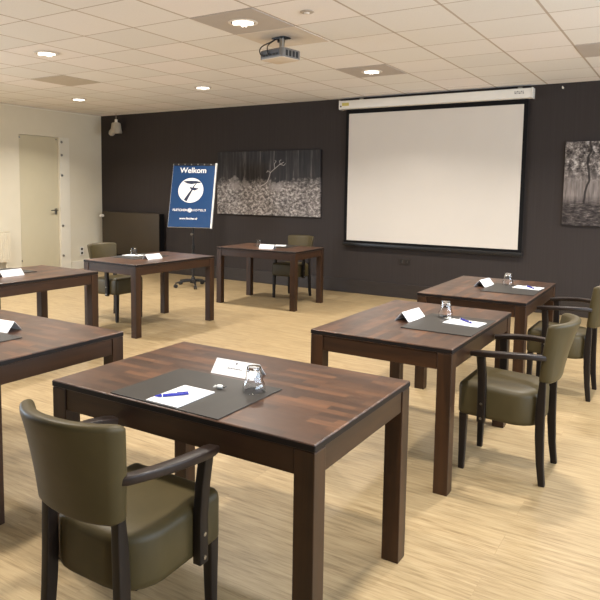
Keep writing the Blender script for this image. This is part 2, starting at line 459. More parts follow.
s = thing('ceiling_sensor', 'small round beige sensor disc on the ceiling near the top edge', 'sensor', (-2.56, 4.30, HC))
link('sensor_base', lathe([(0.001, -0.0), (0.052, 0.0), (0.052, -0.006), (0.044, -0.010), (0.001, -0.010)], 28), M['sensor'], s, smooth=True)
link('sensor_lens', lathe([(0.022, -0.0095), (0.018, -0.020), (0.001, -0.024)], 20), M['ring'], s, smooth=True)

# projector hung from the ceiling
pj = thing('projector', 'grey projector hanging upside down from the ceiling on a short mount', 'projector', (-3.16, 4.86, HC), math.radians(-11))
b = bmesh.new(); box(b, (-0.02, 0.03, -0.0125), (0.14, 0.10, 0.012), 0.003); cyl(b, (-0.02, 0.03, -0.03), 0.035, 0.03)
link('mount_plate', b, M['black'], pj, smooth=True)
b = bmesh.new(); cyl(b, (0.0, 0.02, -0.08), 0.024, 0.13); box(b, (0.01, 0.01, -0.118), (0.10, 0.09, 0.016), 0.003)
link('mount_post', b, M['steel'], pj, smooth=True)
zb0, zb1 = -0.212, -0.128
def pbody():
    pts = rrect(0.142, 0.118, 0.028, 5)
    loops = []
    for z, k in ((zb0 + 0.006, 0.985), (zb0 + 0.012, 1.0), (zb1 - 0.012, 1.0), (zb1 - 0.003, 0.98), (zb1, 0.95)):
        loops.append([(x * k, y * k, z) for x, y in pts])
    return loft(bmesh.new(), loops)
link('body', pbody(), M['proj_grey'], pj, smooth=True)
pts = rrect(0.138, 0.114, 0.028, 5)
link('pale_cover', loft(bmesh.new(), [[(x * k, y * k, z) for x, y in pts] for z, k in ((zb0, 0.95), (zb0 + 0.003, 0.99), (zb0 + 0.0065, 1.0))]), M['proj_pale'], pj, smooth=True)
link('connector_panel', boxbm((-0.01, -0.1185, (zb0 + zb1) / 2 + 0.004), (0.22, 0.006, 0.052), 0.002), M['proj_rear'], pj)
for x in (-0.08, -0.045, 0.0, 0.04, 0.075):
    b = boxbm((x, -0.123, (zb0 + zb1) / 2 - 0.008), (0.026, 0.008, 0.016), 0.002); link('socket', b, M['black_plastic'], pj)
for k in range(4):
    b = boxbm((0.1425, -0.066 + 0.043 * k, (zb0 + zb1) / 2), (0.006, 0.026, 0.05), 0.002); link('side_vent', b, M['black_plastic'], pj)
b = bmesh.new(); cyl(b, (0.06, 0.122, (zb0 + zb1) / 2), 0.034, 0.03, 24, 'Y'); cyl(b, (0.06, 0.135, (zb0 + zb1) / 2), 0.026, 0.012, 24, 'Y')
link('lens', b, M['black_plastic'], pj, smooth=True)
def bez(p0, p1, p2, p3, n=14):
    out = []
    for i in range(n + 1):
        t = i / n; a = (1 - t)
        out.append(tuple(a ** 3 * p0[k] + 3 * a * a * t * p1[k] + 3 * a * t * t * p2[k] + t ** 3 * p3[k] for k in range(3)))
    return out
for x1, dx in ((-0.105, -0.09), (-0.02, -0.015)):
    b = tube(bmesh.new(), bez((-0.05, 0.0, -0.012), (-0.06, -0.05, -0.07), (x1 + dx * 0.6, -0.17, -0.08), (x1, -0.126, (zb0 + zb1) / 2 - 0.008)), 0.0055)
    link('cable', b, M['black_plastic'], pj, smooth=True)

# spotlight/loudspeaker hanging in the corner
sp = thing('ceiling_spotlight', 'small beige spotlight hanging by a thin rod in the corner by the dark wall', 'spotlight', (-9.02, 8.40, HC))
link('rod', tube(bmesh.new(), [(0, 0, 0), (0, 0, -0.12)], 0.006), M['spot_shell'], sp, smooth=True)
link('swivel', lathe([(0.001, -0.10), (0.026, -0.105), (0.026, -0.15), (0.04, -0.16), (0.001, -0.165)], 18), M['white_plastic'], sp, smooth=True)
bm = lathe([(0.001, -0.155), (0.072, -0.165), (0.080, -0.18), (0.105, -0.345), (0.098, -0.352), (0.09, -0.33), (0.001, -0.32)], 24)
link('shade', bm, M['spot_shell'], sp, smooth=True)
b = lathe([(0.001, 0.05), (0.034, 0.045), (0.052, 0.01), (0.056, -0.035), (0.048, -0.05), (0.001, -0.045)], 20)
link('lamp_head', b, M['spot_shell'], sp, (-0.05, -0.06, -0.335), (0.5, 0.7, 0), smooth=True)

# ------------------------------------------------------------------ wall items
# projection screen
SX0, SX1, SZ0, SZ1 = -4.330, -1.886, 0.790, 2.627
sc = thing('projection_screen', 'large white projection screen with black border lowered on the dark wall', 'projection screen', ((SX0 + SX1) / 2, D - 0.06, 0))
cx = (SX0 + SX1) / 2
def bx(x0, x1, z0, z1, y0, y1, bev=0.0): return boxbm(((x0 + x1) / 2 - cx, (y0 + y1) / 2, (z0 + z1) / 2), (x1 - x0, abs(y1 - y0), z1 - z0), bev)
link('housing', bx(-4.445, -1.792, 2.69, 2.812, -0.075, 0.055, 0.012), M['white_plastic'], sc, smooth=True)
for x0, x1 in ((-4.463, -4.443), (-1.794, -1.772)):
    link('end_cap', bx(x0, x1, 2.685, 2.817, -0.08, 0.058, 0.008), M['white_plastic'], sc, smooth=True)
link('border', bx(SX0 - 0.05, SX1 + 0.05, SZ0 - 0.04, 2.700, 0.006, 0.010), M['screen_black'], sc)
link('cloth', bx(SX0, SX1, SZ0, SZ1, 0.002, 0.005), M['screen_cloth'], sc)
link('bottom_bar', bx(SX0 - 0.06, SX1 + 0.06, SZ0 - 0.085, SZ0 - 0.035, -0.012, 0.03, 0.006), M['black'], sc, smooth=True)
link('sticker', bx(-4.41, -4.30, 2.735, 2.78, -0.0765, -0.0745), M['yellow'], sc)
b = bmesh.new(); cyl(b, (-4.430 - cx, -0.076, 2.73), 0.012, 0.006, 12, 'Y'); link('screw_hole', b, M['black'], sc)
b = bmesh.new()
for k in range(5):
    x = -1.985 + k * 0.024
    box(b, (x - cx, -0.0758, 2.762), (0.007, 0.002, 0.036)); box(b, (x + 0.008 - cx, -0.0758, 2.762 + (0.012 if k % 2 else -0.012)), (0.010, 0.002, 0.008))
link('maker_badge', b, M['ink'], sc)
for x in (-4.13, -1.94):
    b = bmesh.new(); box(b, (x - cx, -0.01, 2.826), (0.05, 0.03, 0.03), 0.004); cyl(b, (x - cx, -0.03, 2.810), 0.022, 0.03, 14); link('hanger', b, M['steel'], sc, smooth=True)

# printed canvases (procedural monochrome nature photographs)
def m_deer():
    m = mat('deer_photograph_print', rough=0.55, spec=0.3); g = NG(m)
    tc = g.n('ShaderNodeTexCoord'); spx = g.n('ShaderNodeSeparateXYZ'); g.l(tc.outputs['Object'], spx.inputs[0])
    X, Z = spx.outputs[0], spx.outputs[2]
    v_tr = g.coord((16, 1, 0.9)); v_gr = g.coord((11, 1, 15), rot=(0, 0.5, 0))
    trunks = g.ramp(g.noise(v_tr, 1.4, 4, 0.6), [(0.42, srgb(36, 32, 32)), (0.6, srgb(58, 53, 52)), (0.72, srgb(112, 104, 102))])
    grass = g.ramp(g.noise(v_gr, 1.6, 5, 0.75), [(0.34, srgb(56, 50, 49)), (0.48, srgb(118, 110, 106)), (0.64, srgb(208, 199, 193))])
    wob = g.math('MULTIPLY', g.math('SUBTRACT', g.noise(g.coord((5, 1, 5)), 1.5, 3, 0.6), 0.5), 0.35)
    zz = g.math('ADD', Z, wob)
    fac = g.ramp(g.math('ADD', g.math('MULTIPLY', zz, 2.2), 0.5), [(0.38, (1, 1, 1, 1)), (0.66, (0, 0, 0, 1))])
    c = g.mix(fac, trunks, grass)
    # two pale animal bodies in the grass
    for (ax, az, rx, rz, col) in ((0.20, -0.04, 0.16, 0.11, srgb(158, 150, 146)), (-0.62, -0.03, 0.14, 0.12, srgb(150, 142, 138)), (-0.40, -0.0, 0.10, 0.10, srgb(138, 130, 126))):
        dx = g.math('DIVIDE', g.math('SUBTRACT', X, ax), rx); dz = g.math('DIVIDE', g.math('SUBTRACT', zz, az), rz)
        r2 = g.math('ADD', g.math('MULTIPLY', dx, dx), g.math('MULTIPLY', dz, dz))
        c = g.mix(g.math('MULTIPLY', g.math('SUBTRACT', 1.0, r2, clamp=True), 0.75), c, col)
    dark = g.noise(g.coord((3, 1, 3)), 1.2, 2, 0.5)
    c = g.mix(0.6, c, g.ramp(dark, [(0.35, (0.45, 0.45, 0.45, 1)), (0.65, (1, 1, 1, 1))]), 'MULTIPLY')
    g.base(c); return m
def m_forest():
    m = mat('forest_photograph_print', rough=0.55, spec=0.3); g = NG(m)
    tc = g.n('ShaderNodeTexCoord'); spx = g.n('ShaderNodeSeparateXYZ'); g.l(tc.outputs['Object'], spx.inputs[0])
    X, Z = spx.outputs[0], spx.outputs[2]
    leaf = g.ramp(g.noise(g.coord((9, 1, 9)), 1.6, 5, 0.75), [(0.40, srgb(38, 33, 32)), (0.52, srgb(112, 104, 100)), (0.66, srgb(205, 197, 190))])
    low = g.ramp(g.noise(g.coord((8, 1, 26)), 1.5, 5, 0.7), [(0.42, srgb(34, 29, 29)), (0.58, srgb(82, 75, 73)), (0.75, srgb(165, 156, 150))])
    misty = g.ramp(g.noise(g.coord((22, 1, 2)), 1.5, 3, 0.6), [(0.35, srgb(92, 84, 81)), (0.65, srgb(142, 132, 127))])
    fz = g.math('ADD', g.math('MULTIPLY', Z, 1.0), 0.5)
    c = g.mix(g.ramp(fz, [(0.5, (0, 0, 0, 1)), (0.68, (1, 1, 1, 1))]), misty, leaf)
    c = g.mix(g.ramp(fz, [(0.24, (0, 0, 0, 1)), (0.36, (1, 1, 1, 1))]), low, c)
    bend = g.math('MULTIPLY', g.math('SUBTRACT', g.noise(g.coord((0.3, 1, 2.2)), 1.5, 2, 0.5), 0.5), 0.16)
    xb = g.math('ADD', X, bend)
    for (tx, tw, bot) in ((-0.72, 0.012, 0.26), (-0.49, 0.045, 0.18), (-0.30, 0.03, 0.22), (-0.05, 0.06, 0.15), (0.25, 0.022, 0.25), (0.55, 0.05, 0.18), (0.8, 0.02, 0.25)):
        d = g.math('ABSOLUTE', g.math('SUBTRACT', xb, tx))
        f = g.math('MULTIPLY', g.math('LESS_THAN', d, tw), g.math('GREATER_THAN', fz, bot))
        c = g.mix(g.math('MULTIPLY', f, 0.92), c, srgb(34, 29, 29))
    g.base(c); return m
pic = thing('canvas_picture', 'wide black and white canvas print of deer in tall grass, beside the welcome sign', 'picture', (-5.793, D - 0.0185, 1.615))
link('canvas', boxbm((0, 0, 0), (1.975, 0.036, 1.02), 0.003), m_deer(), pic)
ya = -0.0185
pale = mat('pale_print', srgb(176, 168, 163), 0.6)
def strokes(name, *lines):
    bm = bmesh.new()
    for r, pts in lines: tube(bm, [(x, ya, z) for x, z in pts], r, 6)
    link(name, bm, pale, pic)
strokes('printed_antlers', (0.0045, [(0.05, 0.08), (0.08, 0.17), (0.16, 0.23), (0.26, 0.30), (0.33, 0.33)]),
        (0.004, [(0.08, 0.17), (0.03, 0.20), (0.01, 0.17)]), (0.004, [(0.16, 0.23), (0.15, 0.30), (0.19, 0.35), (0.16, 0.36)]),
        (0.004, [(0.26, 0.30), (0.25, 0.35), (0.28, 0.37)]), (0.004, [(0.26, 0.30), (0.33, 0.28), (0.36, 0.31)]),
        (0.006, [(0.05, 0.08), (0.02, 0.02), (-0.06, -0.03), (-0.10, -0.04)]))
pic = thing('canvas_picture', 'black and white forest canvas print at the right end of the dark wall', 'picture', (-0.392, D - 0.0185, 1.635))
link('canvas', boxbm((0, 0, 0), (1.975, 0.036, 1.02), 0.003), m_forest(), pic)

# small fittings on the dark wall
so = thing('wall_socket', 'tiny black twin socket on the dark wall below the projection screen', 'socket', (-3.434, D, 0.524))
link('plate', boxbm((0, -0.005, 0), (0.16, 0.010, 0.085), 0.003), M['dark_base'], so)
for x in (-0.038, 0.038):
    b = bmesh.new(); cyl(b, (x, -0.0105, 0), 0.026, 0.004, 18, 'Y'); link('socket_face', b, M['black_plastic'], so)
    b = bmesh.new(); box(b, (x + 0.008, -0.0135, 0.0), (0.006, 0.003, 0.04), 0.001); link('socket_glint', b, M['steel'], so)  # pale strip standing in for the highlight on the black socket
hk = bmesh.new(); cyl(hk, (0, -0.006, 0), 0.012, 0.012, 12, 'Y'); cyl(hk, (0, -0.02, 0), 0.006, 0.03, 10, 'Y'); box(hk, (0, -0.034, 0.008), (0.012, 0.005, 0.02), 0.001)
tag(link('wall_hook', hk, M['white_plastic'], loc=(-1.45, D, 2.80), smooth=True), 'tiny pale hook high on the dark wall right of the projection screen', 'hook')

# dark radiator under the corner of the dark wall
rd = thing('radiator', 'dark brown flat panel radiator on the dark wall in the corner', 'radiator', (-8.70, D - 0.002, 0))
link('front_panel', boxbm((0.0, -0.155, 0.675), (1.44, 0.03, 0.77), 0.006), M['rad_dark'], rd, smooth=True)
link('rear_panel', boxbm((0.0, -0.06, 0.675), (1.42, 0.03, 0.75), 0.006), M['rad_dark'], rd, smooth=True)
b = bmesh.new()
for k in range(29): box(b, (-0.68 + k * 0.0486, -0.108, 0.675), (0.006, 0.07, 0.70))
link('fins', b, M['screen_black'], rd)
link('top_grille', boxbm((0.0, -0.108, 1.055), (1.44, 0.12, 0.014), 0.003), M['rad_dark'], rd)
for x in (-0.719, 0.719): link('side_cover', boxbm((x, -0.108, 0.675), (0.010, 0.118, 0.765), 0.003), M['screen_black'], rd)  # coloured black for the shade in the open gap at each end
for x in (-0.55, 0.55): link('bracket', boxbm((x, -0.024, 0.70), (0.04, 0.048, 0.5)), M['rad_dark'], rd)
v = bmesh.new(); tube(v, [(-0.70, -0.10, 0.92), (-0.675, -0.10, 0.92)], 0.012)
b = bmesh.new(); cyl(b, (-0.686, -0.215, 0.99), 0.026, 0.07, 18, 'Y'); tube(b, [(-0.686, -0.18, 0.99), (-0.686, -0.165, 0.99)], 0.015); v.free()
link('thermostat_knob', b, M['white_plastic'], rd, smooth=True)
for x in (-0.62, 0.62):
    link('supply_pipe', tube(bmesh.new(), [(x, -0.108, 0.31), (x, -0.108, 0.0)], 0.010), M['rad_dark'], rd, smooth=True)

# pale radiator on the left wall
rw = thing('radiator', 'cream ribbed radiator on the left wall beside the door, cut by the left edge', 'radiator', (XL + 0.002, 5.84, 0))
b = bmesh.new(); box(b, (0.095, 0, 0.52), (0.02, 1.36, 0.50), 0.004)
for k in range(33): box(b, (0.107, -0.64 + k * 0.04, 0.52), (0.010, 0.022, 0.44), 0.004, 1)
link('front_panel', b, M['rad_white'], rw)
link('rear_panel', boxbm((0.045, 0, 0.52), (0.02, 1.34, 0.48), 0.004), M['rad_white'], rw)
link('top_grille', boxbm((0.07, 0, 0.772), (0.082, 1.36, 0.012), 0.003), M['rad_white'], rw)
for y in (-0.679, 0.679): link('side_cover', boxbm((0.07, y, 0.52), (0.075, 0.008, 0.50), 0.002), M['rad_white'], rw)
for y in (-0.5, 0.5): link('bracket', boxbm((0.018, y, 0.55), (0.036, 0.04, 0.3)), M['rad_white'], rw)
for y in (-0.62, 0.62): link('supply_pipe', tube(bmesh.new(), [(0.07, y, 0.28), (0.07, y, 0.0)], 0.010), M['rad_white'], rw, smooth=True)

# socket low on the left wall
so = thing('wall_socket', 'small cream upright twin socket low on the left wall near the corner', 'socket', (XL, 8.07, 0.33))
link('plate', boxbm((0.006, 0, 0), (0.012, 0.085, 0.16), 0.003), M['white_plastic'], so)
for z in (-0.038, 0.038):
    b = bmesh.new(); cyl(b, (0.0125, 0, z), 0.024, 0.004, 18, 'X'); link('socket_face', b, M['dark_base'], so)

# ------------------------------------------------------------------ welcome sign on a castor stand
ST = (-6.50, 7.58, 0.0); RZ = math.radians(21)
es = thing('sign_stand', 'blue welcome poster sign on a black castor stand by the dark wall', 'sign', ST, RZ)
bm = bmesh.new(); tube(bm, [(0, 0.03, 0.09), (0, 0.03, 0.62)], 0.018, 14); link('lower_pole', bm, M['black'], es, smooth=True)
bm = bmesh.new(); tube(bm, [(0, 0.03, 0.60), (0, 0.03, 1.30)], 0.013, 14); link('upper_pole', bm, M['black'], es, smooth=True)
bm = bmesh.new(); cyl(bm, (0, 0.03, 0.62), 0.024, 0.06, 16); link('collar', bm, M['black'], es, smooth=True)
bm = bmesh.new(); tube(bm, [(0, 0.03, 0.82), (0, -0.03, 0.82)], 0.008, 10); cyl(bm, (0, -0.035, 0.82), 0.018, 0.02, 12, 'Y'); link('clamp_knob', bm, M['steel'], es, smooth=True)
link('hub', lathe([(0.001, 0.15), (0.028, 0.148), (0.034, 0.12), (0.05, 0.10), (0.05, 0.06), (0.001, 0.058)], 20), M['black'], es, (0, 0.03, 0), smooth=True)
for k in range(5):
    a = 2 * PI * k / 5 + math.radians(245) - RZ
    ex, ey = 0.29 * math.cos(a), 0.29 * math.sin(a) + 0.03
    bm = bmesh.new()
    sweep(bm, [(0.03 * math.cos(a), 0.03 + 0.03 * math.sin(a), 0.10), (0.15 * math.cos(a), 0.03 + 0.15 * math.sin(a), 0.095), (ex, ey, 0.072)], lambda i: (0.022 - 0.004 * i, 0.017 - 0.003 * i, 0.006))
    lg = link('leg', bm, M['black'], es, smooth=True)
    bm = bmesh.new(); ax = Vector((-math.sin(a), math.cos(a), 0))
    for sgn in (-1, 1):
        c = Vector((ex, ey, 0.028)) + ax * 0.013 * sgn
        mt = Matrix.Translation(c) @ Matrix.Rotation(a, 4, 'Z') @ Matrix.Rotation(PI / 2, 4, 'X')
        bmesh.ops.create_cone(bm, cap_ends=True, segments=18, radius1=0.028, radius2=0.028, depth=0.016, matrix=mt)
    tube(bm, [(ex, ey, 0.03), (ex, ey, 0.07)], 0.008, 8)
    link('castor', bm, M['black_plastic'], lg, smooth=True)
# board: built upright in its own frame then leaned back
BW, BH = 0.70, 1.0
TILT = math.radians(-15)
bp = link('board', boxbm((0, 0, 0), (BW, 0.022, BH), 0.003), M['alu'], es, (0.012, -0.03, 1.41), (TILT, 0, 0))
def onboard(name, bm, m):  # lettering drawn in XY -> board face (XZ plane, facing -y)
    bmesh.ops.transform(bm, matrix=Matrix.Rotation(PI / 2, 4, 'X'), verts=bm.verts)
    return link(name, bm, m, bp)
def shift(bm, x, z, y=0.0):
    bmesh.ops.transform(bm, matrix=Matrix.Translation((x, z, y)), verts=bm.verts); return bm
onboard('poster', boxbm((-0.006, -0.012, 0.0118), (BW - 0.022, BH - 0.030, 0.0016)), M['blue'])
onboard('top_clip', boxbm((0, BH / 2 - 0.014, 0.014), (BW - 0.02, 0.034, 0.014), 0.003), M['black'])
for k in range(6):
    b = bmesh.new(); cyl(b, (-0.26 + 0.104 * k, BH / 2 - 0.014, 0.0225), 0.010, 0.004, 12); onboard('clip_stud', b, M['steel'])
onboard('side_rail', boxbm((BW / 2 - 0.008, 0, 0.004), (0.026, BH + 0.02, 0.036), 0.004), M['alu'])
onboard('greeting', shift(text_bm('Welkom', 0.120, 0.002), -0.018, 0.392, 0.0132), M['poster_white'])
b = bmesh.new(); poly_prism(b, [(0.20 * math.cos(2 * PI * k / 48), 0.195 * math.sin(2 * PI * k / 48)) for k in range(48)], 0.0, 0.0012)
onboard('emblem_disc', shift(b, -0.030, 0.080, 0.0128), M['poster_white'])
def emblem(scale):
    b = bmesh.new()
    def brush(pts, ws, z0, z1):
        L = []; R = []
        for i, (p, w) in enumerate(zip(pts, ws)):
            q0 = Vector(pts[max(i - 1, 0)]); q1 = Vector(pts[min(i + 1, len(pts) - 1)]); t = (q1 - q0).normalized(); nrm = Vector((-t.y, t.x))
            L.append(tuple((Vector(p) + nrm * w * 1.45) * scale)); R.append(tuple((Vector(p) - nrm * w * 1.45) * scale))
        for i in range(len(pts) - 1):
            poly_prism(b, [L[i], L[i + 1], R[i + 1], R[i]], z0, z1)
    brush([(-0.12, 0.138), (-0.07, 0.128), (0.0, 0.122), (0.08, 0.128), (0.145, 0.122)], [0.003, 0.014, 0.019, 0.013, 0.006], 0, 0.0009)
    brush([(-0.02, 0.045), (0.015, 0.026), (0.06, 0.018), (0.12, 0.026)], [0.004, 0.013, 0.015, 0.004], 0, 0.0010)
    brush([(0.085, 0.115), (0.055, 0.08), (0.02, 0.01), (-0.025, -0.07), (-0.075, -0.165)], [0.003, 0.005, 0.008, 0.013, 0.019], 0, 0.0011)
    return b
onboard('emblem_mark', shift(emblem(1.0), -0.030, 0.080, 0.0141), M['poster_dark'])
b = bmesh.new(); poly_prism(b, [(0.034 * math.cos(2 * PI * k / 32), 0.034 * math.sin(2 * PI * k / 32)) for k in range(32)], 0.0, 0.0012)
onboard('small_disc', shift(b, -0.02, -0.232, 0.0128), M['poster_white'])
onboard('small_mark', shift(emblem(0.17), -0.02, -0.232, 0.0141), M['blue'])
onboard('name_lettering', shift(text_bm('FLETCHER', 0.047, 0.0008, 'CENTER', 0.0004, 1.08), -0.178, -0.232, 0.0132), M['poster_white'])
onboard('hotels_lettering', shift(text_bm('HOTELS', 0.047, 0.0008, 'CENTER', 0.0004, 1.35), 0.130, -0.232, 0.0132), M['poster_white'])
onboard('web_lettering', shift(text_bm('www.fletcher.nl', 0.044, 0.0008), -0.03, -0.362, 0.0132), M['poster_white'])
link('tilt_bracket', boxbm((0, 0.012, 1.27), (0.09, 0.05, 0.10), 0.004), M['black'], es)

# ------------------------------------------------------------------ tables  (local x = 1.2 m side)
TL, TW, TH = 1.2, 0.8, 0.75
LEG = 0.074
def make_table(label):
    t = thing('meeting_table', label, 'table', group='dark wooden meeting tables')
    link('tabletop', boxbm((0, 0, TH - 0.013), (TL, TW, 0.026), 0.004), M['top'], t)
    b = bmesh.new()
    pts = rrect(TL / 2 + 0.0012, TW / 2 + 0.0012, 0.005, 3); ptb = rrect(TL / 2 - 0.03, TW / 2 - 0.03, 0.005, 3)
    loft(b, [[(x, y, TH - 0.0225) for x, y in pts], [(x, y, TH - 0.0045) for x, y in pts], [(x, y, TH - 0.0045) for x, y in ptb], [(x, y, TH - 0.0225) for x, y in ptb], [(x, y, TH - 0.0225) for x, y in pts]], caps=False)
    link('edge_band', b, M['table_edge'], t)
    for sx in (-1, 1):
        for sy in (-1, 1):
            link('leg', boxbm((sx * (TL / 2 - LEG / 2 - 0.001), sy * (TW / 2 - LEG / 2 - 0.001), (TH - 0.027) / 2), (LEG, LEG, TH - 0.027), 0.003), M['leg'], t)
    za0, za1 = TH - 0.112, TH - 0.027
    for sy in (-1, 1):
        link('apron', boxbm((0, sy * (TW / 2 - 0.018), (za0 + za1) / 2), (TL - 2 * LEG - 0.006, 0.024, za1 - za0), 0.002), M['apron'], t)
    for sx in (-1, 1):
        bm = boxbm((0, 0, 0), (TW - 2 * LEG - 0.006, 0.024, za1 - za0), 0.002)
        link('apron', bm, M['apron'], t, (sx * (TL / 2 - 0.018), 0, (za0 + za1) / 2), (0, 0, PI / 2))
    return t
# centre x, y, rotation of the 1.2 m side
T = {
    'F': (-1.532, 2.035, 0.014), 'R1': (-1.360, 3.651, PI / 2), 'R2': (-1.363, 5.266, PI / 2 + 0.010),
    'B': (-4.765, 7.148, 0.045), 'C': (-5.056, 5.205, PI / 2 - 0.034), 'L1': (-4.988, 3.436, PI / 2), 'L2': (-3.146, 2.007, 0.0),
}
TLAB = {
    'F': 'dark brown table in front, nearest the camera, an olive armchair at its near side',
    'R1': 'dark wooden table at right, behind the front table, with an armchair on its right',
    'R2': 'dark wooden table at right, farthest back of the right row, near the projection screen',
    'B': 'dark wooden table standing against the dark wall below the deer print',
    'C': 'dark wooden table in front of the welcome sign with a glossy top',
    'L1': 'dark wooden table at the left edge, in front of the cream door',
    'L2': 'dark wooden table at the left edge, nearest the front table, with a mat and card',
}
t0 = None
for k, (x, y, r) in T.items():
    if t0 is None:
        t0 = make_table(TLAB[k]); t0.location = (x, y, 0); t0.rotation_euler = (0, 0, r)
    else: dup(t0, (x, y, 0), r, TLAB[k])

# ------------------------------------------------------------------ armchairs (facing local +y)
def make_chair(label):
    t = thing('armchair', label, 'armchair', group='olive leather armchairs')
    # seat cushion block with deep skirt
    def plan(ins):
        pts = []
        hx, yf, yr, rf, rr = 0.208 - ins, 0.235 - ins, -0.185 + ins, max(0.03 - ins, 0.008), max(0.135 - ins, 0.03)
        for (sx, yy, r, a0) in ((1, yf, rf, 0), (-1, yf, rf, 90), (-1, yr, rr, 180), (1, yr, rr, 270)):
            for k in range(7):
                a = math.radians(a0 + 90 * k / 6)
                ccx = sx * (hx - r); ccy = yy - r if yy > 0 else yy + r
                pts.append((ccx + r * math.cos(a), ccy + r * math.sin(a)))
        return pts
    rows = [(0.302, 0.022), (0.304, 0.008), (0.312, 0.001), (0.33, 0.0), (0.45, 0.0), (0.466, 0.004), (0.477, 0.013), (0.484, 0.032), (0.489, 0.07), (0.492, 0.13)]
    link('seat', loft(bmesh.new(), [[(x, y, z + 0.012 * max(0, y) / 0.235) for x, y in plan(i)] for z, i in rows]), M['leather'], t, smooth=True, sharp=60)
    # backrest: curved, tilted slab
    Hb = 0.312
    def ring(vv, ins, th):
        w = 0.176 + 0.038 * vv - ins * 0.9
        lp = []
        for a, bq in rrect(w, th / 2, min(th / 2 * 0.9, 0.026), 5):
            lp.append((a, bq))
        # extra points along the long sides so that the slab can bend
        out = []
        n = len(lp)
        for i in range(n):
            p, q = lp[i], lp[(i + 1) % n]
            out.append(p)
            if abs(p[0] - q[0]) > 0.1:
                for k in range(1, 12): out.append((p[0] + (q[0] - p[0]) * k / 12, p[1] + (q[1] - p[1]) * k / 12))
        res = []
        for a, bq in out:
            z = 0.545 + Hb * vv - 0.012 * (1 - (a / 0.21) ** 2) * (1 - vv) * 1.0 + 0.006 * (1 - (a / 0.21) ** 2) * vv
            y = -0.222 - 0.055 * vv - 0.035 * vv * vv + bq + (0.045 + 0.040 * vv) * (abs(a) / 0.21) ** 2.4
            res.append((a, y, z))
        return res
    R = []
    for k in range(6):
        u = k / 5 * PI / 2; R.append((0.0 + 0.045 * (1 - math.cos(u)) * 0.9, 0.024 * (1 - math.sin(u)), 0.060 * (0.35 + 0.65 * math.sin(u))))
    for k in range(1, 8): R.append((0.05 + 0.86 * k / 8, 0, 0.060 - 0.006 * k / 8))
    for k in range(7):
        u = k / 6 * PI / 2; R.append((0.93 + 0.07 * math.sin(u), 0.026 * (1 - math.cos(u)), 0.054 * (0.3 + 0.7 * math.cos(u))))
    bk = link('backrest', loft(bmesh.new(), [ring(*r) for r in R]), M['leather'], t, smooth=True, sharp=60)
    # front legs
    for sx in (-1, 1):
        b = sweep(bmesh.new(), [(sx * 0.180, 0.205, 0.315), (sx * 0.181, 0.206, 0.15), (sx * 0.183, 0.208, 0.0)], lambda i: (0.021 - 0.003 * i, 0.021 - 0.003 * i, 0.005), up=(0, 1, 0))
        link('leg', b, M['chair_wood'], t, smooth=True)
    # rear legs run up to carry the backrest
    for sx in (-1, 1):
        pth = [(sx * 0.174, -0.212, 0.0), (sx * 0.170, -0.198, 0.12), (sx * 0.166, -0.190, 0.25), (sx * 0.162, -0.187, 0.36), (sx * 0.159, -0.189, 0.47), (sx * 0.156, -0.193, 0.575)]
        ws = [0.016, 0.019, 0.022, 0.023, 0.021, 0.015]
        b = sweep(bmesh.new(), pth, lambda i: (0.0165, ws[i], 0.005), up=(0, 1, 0))
        link('leg', b, M['chair_wood'], t, smooth=True)
    # arms and their posts
    for sx in (-1, 1):
        pth = bez((sx * 0.176, -0.205, 0.676), (sx * 0.232, -0.14, 0.688), (sx * 0.268, 0.00, 0.684), (sx * 0.232, 0.158, 0.664), 14)
        def sec(i):
            e = 1.0 if 0 < i < 14 else 0.82
            return ((0.016 + 0.010 * i / 14) * e, 0.0145 * e, 0.006)
        link('armrest', sweep(bmesh.new(), pth, sec), M['arm_wood'], t, smooth=True)
        b = sweep(bmesh.new(), [(sx * 0.240, 0.108, 0.660), (sx * 0.232, 0.100, 0.56), (sx * 0.2255, 0.098, 0.45), (sx * 0.2255, 0.098, 0.297)], lambda i: (0.0165, 0.021, 0.004), up=(0, 1, 0))
        po = link('arm_post', b, M['chair_wood'], t, smooth=True)
        for z in (0.318, 0.398):
            c = bmesh.new(); cyl(c, (sx * 0.2425, 0.098, z), 0.007, 0.006, 12, 'X'); link('bolt', c, M['steel'], po, smooth=True)
    return t
CH = {
    'F': (-1.527, 1.460, 0.0, 'olive leather armchair in front, seen from behind, at the near side of the front table'),
    'R1': (-0.800, 3.620, PI / 2, 'olive leather armchair at the right, pulled up to the second table of the right row'),
    'R2': (-0.790, 5.265, PI / 2, 'olive leather armchair cut by the right edge, at the farthest right table'),
    'B': (-4.775, 7.735, PI + 0.03, 'olive armchair behind the table under the deer print, back to the dark wall'),
    'L1': (-5.695, 3.430, -PI / 2, 'olive armchair cut by the left edge, behind the table in front of the cream door'),
    'C': (-5.640, 5.225, -PI / 2, 'olive armchair at the left, behind the table in front of the welcome sign'),
}
c0 = None
for k, (x, y, r, lab) in CH.items():
    if c0 is None:
        c0 = make_chair(lab); c0.location = (x, y, 0); c0.rotation_euler = (0, 0, r)
    else: dup(c0, (x, y, 0), r, lab)

